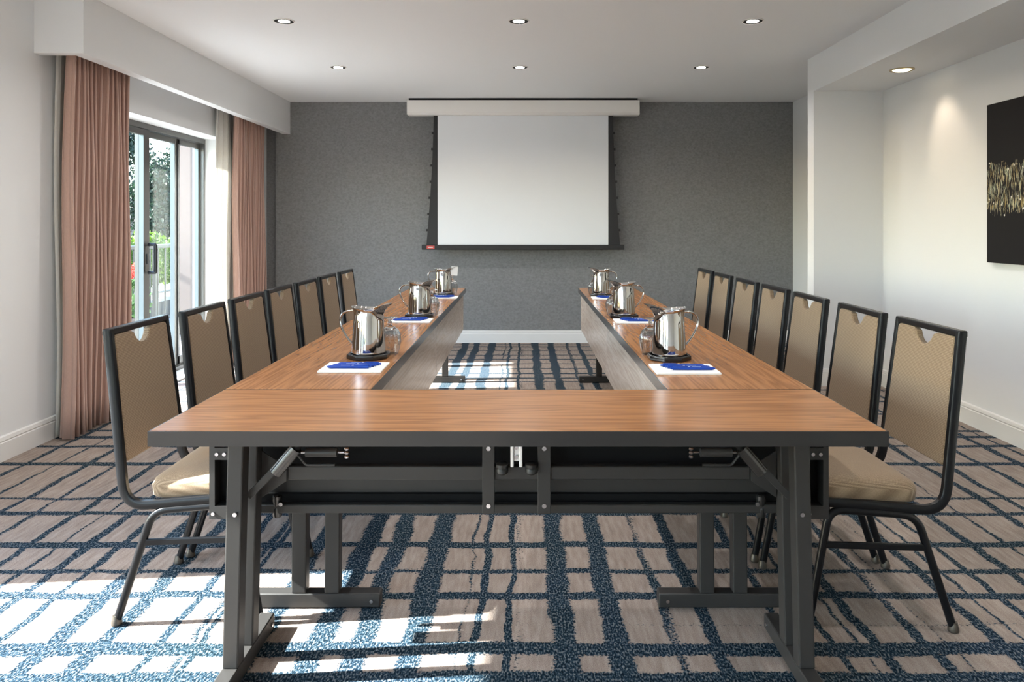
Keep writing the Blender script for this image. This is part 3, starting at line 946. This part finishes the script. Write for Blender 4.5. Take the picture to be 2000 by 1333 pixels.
def make_goblet():
    prof = [(.0335, 0), (.0375, .02), (.0410, .04), (.0425, .058), (.0405, .075), (.0330, .092), (.0200, .104), (.0090, .110), (.0070, .118), (.0085, .124), (.0075, .130), (.0110, .136), (.0300, .1395), (.0335, .1410), (.0335, .1425), (.012, .1440)]
    inner = [(.0005, .098), (.0180, .096), (.0305, .086), (.0380, .072), (.0400, .058), (.0385, .040), (.0350, .02), (.0315, 0)]
    t = thing('goblet', 'x', 'glass')
    m = MB()
    n = 48; vv = []; ff = []
    rings = inner + prof
    for i, (r, z) in enumerate(rings):
        outer = i >= len(inner)
        for k in range(n):
            a = 2 * math.pi * k / n
            f = 1 + (.035 * math.cos(16 * a) if outer and .01 < z < .1 else 0)
            vv.append((r * f * math.cos(a), r * f * math.sin(a), z))
    for i in range(len(rings) - 1):
        for k in range(n):
            a = i * n + k; b = i * n + (k + 1) % n
            ff.append((a, b, b + n, a + n))
    ff.append(tuple(range(n))[::-1]); ff.append(tuple(range((len(rings)-1)*n, len(rings)*n)))
    m.add(vv, ff).build('bowl', M['glass'], t, 60)
    return t

def make_coaster():
    m = MB()
    rings = [(.080, .0), (.084, .003), (.084, .016), (.081, .019), (.074, .019), (.070, .008), (.03, .008)]
    n = 8; vv = []; ff = []
    for r, z in rings:
        for k in range(n):
            a = 2 * math.pi * (k + .5) / n
            vv.append((r * math.cos(a), r * math.sin(a), z))
    for i in range(len(rings) - 1):
        for k in range(n):
            a = i * n + k; b = i * n + (k + 1) % n
            ff.append((a, b, b + n, a + n))
    ff.append(tuple(range(n))[::-1]); ff.append(tuple(range((len(rings)-1)*n, len(rings)*n)))
    return m.add(vv, ff).build('coaster', M['coaster'], None, 20, .0015)

def make_pen():
    t = thing('ballpoint_pen', 'x', 'pen')
    r = .0056
    sec = [(r * math.cos(2*math.pi*k/12), r * math.sin(2*math.pi*k/12)) for k in range(12)]
    MB().sweep([(-.066, 0, r), (.070, 0, r)], sec, (0, 1, 0)).build('barrel', M['pen'], t)
    prof = [(-.066, r), (-.072, r * .75), (-.078, .0016)]
    m = MB(); vv = []; ff = []
    for x, q in prof:
        for k in range(12):
            a = 2*math.pi*k/12; vv.append((x, q * math.cos(a), r + q * math.sin(a)))
    for i in range(2):
        for k in range(12):
            a = i*12+k; b = i*12+(k+1) % 12; ff.append((a, b, b+12, a+12))
    ff.append(tuple(range(12))); ff.append(tuple(range(24, 36))[::-1])
    m.add(vv, ff).build('tip', M['pen'], t)
    box('clip', M['pen'], t, .022, .068, -.002, .002, 2*r, 2*r + .0018, bevel=.0006)
    MB().sweep([(.070, 0, r), (.078, 0, r)], [(a * .6, b * .6) for a, b in sec], (0, 1, 0)).build('button', M['pen'], t)
    box('print', M['penprint'], t, -.028, .004, -.0016, .0016, 2*r - .0004, 2*r + .0002)
    box('white_dot', M['pad'], t, .010, .017, -.003, .003, 2*r - .0006, 2*r + .0004)  # small white rectangle on top of the barrel
    return t

JUG, GOB, COA, PEN = make_jug(), make_goblet(), make_coaster(), make_pen()
PAD = MB().box(-.11, .11, -.082, .082, 0, .006).build('notepad', M['pad'], None, 0, .0008)
used = {}
def inst(proto, key):
    if key not in used:
        used[key] = 1
        return proto
    return copy_tree(proto)
settings = [(-1, 'nearest the camera', -.597, 2.79, -.532, 2.885, -.602, 2.578),
            (-1, 'second from the camera', -.579, 4.03, -.525, 4.135, -.600, 3.855),
            (-1, 'farthest from the camera', -.583, 5.26, -.533, 5.365, -.575, 5.09),
            (1, 'nearest the camera', .553, 2.76, .500, 2.865, .563, 2.548),
            (1, 'second from the camera', .552, 4.01, .508, 4.12, .590, 3.83),
            (1, 'farthest from the camera', .556, 5.21, .514, 5.32, .585, 5.05)]
for (sd_, nm, jx, jy, gx, gy, nx, ny) in settings:
    side = 'window side' if sd_ < 0 else 'alcove side'
    c = inst(COA, 'coaster'); c.location = (jx, jy, TH)
    tag(c, 'black octagonal coaster under the %s pitcher %s' % (side, nm), 'coaster', 'black coasters')
    j = inst(JUG, 'jug'); j.location = (jx, jy, TH + .0085); j.rotation_euler = (0, 0, R(-6) if sd_ < 0 else R(186))
    tag(j, 'polished steel water pitcher on the %s table, %s' % (side, nm), 'pitcher', 'steel water pitchers')
    g = inst(GOB, 'goblet'); g.location = (gx, gy, TH + .0005)
    tag(g, 'clear ribbed goblet upside down beside the %s pitcher %s' % (side, nm), 'glass', 'upturned goblets')
    p = inst(PAD, 'pad'); p.location = (nx, ny, TH + .0004); p.rotation_euler = (0, 0, 0)
    tag(p, 'white notepad in front of the %s pitcher %s' % (side, nm), 'notepad', 'white notepads')
    for k, kn in enumerate(('front', 'middle', 'rear')):
        pen = inst(PEN, 'pen')
        off = -sd_ * (k - 1) * .012
        pen.location = (nx + off + (.012 if sd_ > 0 else 0), ny - .032 + k * .028, TH + .0066)
        pen.rotation_euler = (0, 0, R(random.uniform(-1.5, 1.5)) + (R(180) if sd_ > 0 else 0))
        tag(pen, 'blue ballpoint pen, %s of three on the %s notepad %s' % (kn, side, nm), 'pen', 'blue pens on notepads')

# paper tag hung on the farthest window-side pitcher's spout
t = MB().box(-.024, .024, -.0006, .0006, -.066, 0).build('paper_tag', M['pad'], None, 0)
t.location = (-.583 + .084, 5.236, TH + .0085 + .205)
t.rotation_euler = (0, R(4), R(5))
tag(t, 'white paper tag hanging from the spout of a far pitcher', 'tag')

# ------------------------------------------------------------------ outside
struct(box('ground_lawn', M['lawn'], None, -60, -5.9, -30, 70, -.6, -.15, smooth=0), 'lawn beyond the balcony', 'lawn')
struct(box('balcony_floor', M['paving'], None, -5.9, -3.07, -6, 16, -.3, -.02, smooth=0), 'pale paved balcony outside the door', 'balcony')
t = thing('balcony_railing', 'grey metal balcony railing with thin balusters seen through the door', 'railing', (-4.5, 0, -.02))
box('top_rail', M['rail'], t, -.03, .03, -3, 11.9, .99, 1.04, bevel=.008)
box('bottom_rail', M['rail'], t, -.015, .015, -3, 11.9, .10, .13)
yy = -3
while yy < 12:
    box('rail_post', M['rail'], t, -.02, .02, yy - .02, yy + .02, 0, .99); yy += 1.48
bal = MB().box(-.007, .007, -.007, .007, .13, .99).mesh('baluster', M['rail'], 0)
yy = 5.4
while yy < 11.8:
    o = bpy.data.objects.new('baluster', bal); COL.objects.link(o); o.parent = t; o.location = (0, yy, 0); yy += .185

pl = box('balcony_pillar', M['stucco'], None, -4.10, -3.88, 8.45, 8.85, -.02, 3.4, smooth=0, bevel=.01)
tag(pl, 'pale stucco pillar standing on the balcony', 'pillar')
t = thing('planter_box', 'long dark planter with a pale rim beyond the railing', 'planter', (-5.35, 9.6, -.02))
m = MB().box(-.3, .3, -2.6, 2.6, 0, .22)
m.build('box_body', M['planter'], t, 0)
m = MB().box(-.33, -.27, -2.63, 2.63, .22, .26).box(.27, .33, -2.63, 2.63, .22, .26).box(-.27, .27, -2.63, -2.57, .22, .26).box(-.27, .27, 2.57, 2.63, .22, .26)
m.build('rim', M['planterrim'], t, 0)
box('soil', M['soil'], t, -.27, .27, -2.57, 2.57, .22, .235)

def leaves(fn, count, size, mat, name, parent, seed):
    rnd = random.Random(seed); vv = []; ff = []
    for _ in range(count):
        p = Vector(fn(rnd))
        q = Euler((rnd.uniform(0, 6.3), rnd.uniform(0, 6.3), rnd.uniform(0, 6.3))).to_matrix()
        s = size * rnd.uniform(.6, 1.3); k = len(vv)
        for a, b in ((-1, 0), (0, -.55), (1, 0), (0, .55)):
            vv.append(p + q @ Vector((a * s, b * s, .12 * s * abs(a))))
        ff.append((k, k+1, k+2, k+3))
    return MB().add(vv, ff).build(name, mat, parent, 0)

def shrub(x, y, z, rx, h, label, mat, seed, count=1500, size=.035, cat='shrub', name='hedge_shrub', group=None):
    t = thing(name, label, cat, (x, y, z), 0, group)
    MB().tube([(0, 0, 0), (.01, 0, h * .5)], .012, 8, (1, 0, 0)).build('stem', M['bark'], t)
    def fn(r):
        while True:
            a, b, c = r.uniform(-1, 1), r.uniform(-1, 1), r.uniform(-1, 1)
            d = a*a + b*b + c*c
            if .25 < d < 1: return (a * rx, b * rx, h * .5 + .10 + c * h * .46)
    leaves(fn, count, size, mat, 'foliage', t, seed)
    return t
pos = ['first from the door end of the planter', 'second in the planter', 'third in the planter', 'fourth in the planter', 'fifth in the planter', 'sixth in the planter', 'at the far end of the planter']
for i in range(7):
    shrub(-5.35, 7.4 + i * .72, .215, .355, .86 + .06 * math.sin(i * 2.1), 'lime green leafy shrub, %s' % pos[i], M['leaflime'], 20 + i, group='lime green shrubs')
# red geranium in a pot inside the railing
t = thing('flower_pot', 'potted plant with red flower heads on the balcony', 'potted plant', (-4.05, 7.35, -.02))
MB().lathe([(.12, 0), (.17, .30), (.18, .31), (.18, .34), (.16, .34), (.155, .31)], 20).build('pot', M['planter'], t)
def fnp(r):
    a = r.uniform(0, 6.3); q = r.uniform(0, .24); return (q * math.cos(a), q * math.sin(a), r.uniform(.33, .72))
leaves(fnp, 500, .035, M['leafmid'], 'foliage', t, 55)
rnd = random.Random(5)
for i in range(11):
    a = rnd.uniform(0, 6.3); q = rnd.uniform(.03, .22); cz = rnd.uniform(.48, .86)
    cxx, cyy_ = q * math.cos(a), q * math.sin(a)
    def fnf(r, cxx=cxx, cyy_=cyy_, cz=cz):
        v = Vector((r.gauss(0, 1), r.gauss(0, 1), r.gauss(0, 1))).normalized() * .045
        return (cxx + v.x, cyy_ + v.y, cz + v.z)
    leaves(fnf, 60, .022, M['flower'], 'flower_head', t, 70 + i)

def column_tree(x, y, h, r, label, seed, count=5200):
    t = thing('column_tree', label, 'tree', (x, y, -.15))
    MB().lathe([(.09, 0), (.06, h * .5), (.02, h * .95)], 8).build('trunk', M['bark'], t)
    lob = random.Random(seed + 100)
    lobes = [(lob.uniform(0, 6.3), lob.uniform(.1, .95), lob.uniform(.3, .9)) for _ in range(46)]
    def fn(rr):
        a, u, k = rr.choice(lobes)
        w = r * (1 - u) ** .75 * (.45 + .9 * min(1, u * 5)) + .06
        cx_, cy_ = w * k * math.cos(a), w * k * math.sin(a)
        return (cx_ + rr.gauss(0, .13), cy_ + rr.gauss(0, .13), .3 + u * (h - .3) + rr.gauss(0, .16))
    leaves(fn, count, .055, M['leafdark'], 'foliage', t, seed)
column_tree(-10.3, 18.6, 4.9, 1.0, 'tallest dark green columnar tree seen through the door', 31, 6500)
column_tree(-9.15, 18.0, 3.15, .75, 'shorter dark green columnar tree beside the tallest one', 32)
column_tree(-9.9, 20.5, 3.7, .85, 'dark green columnar tree behind the other two', 33)
t = thing('house', 'pale distant house with a dark roof', 'house', (-19.5, 42, -.15))
box('wall', M['houseplaster'], t, -3, 3, -3, 3, 0, 2.2, smooth=0)
MB().add([(-3.3,-3.3,2.2),(3.3,-3.3,2.2),(3.3,3.3,2.2),(-3.3,3.3,2.2),(0,-3.3,3.3),(0,3.3,3.3)], [(0,1,4),(3,5,2),(0,4,5,3),(1,2,5,4),(0,3,2,1)]).build('roof', M['houseroof'], t, 0)
for i in range(3):
    box('window', M['houseglass'], t, -2.4 + i * 1.8, -1.4 + i * 1.8, -3.03, -2.99, .8, 1.8, smooth=0)
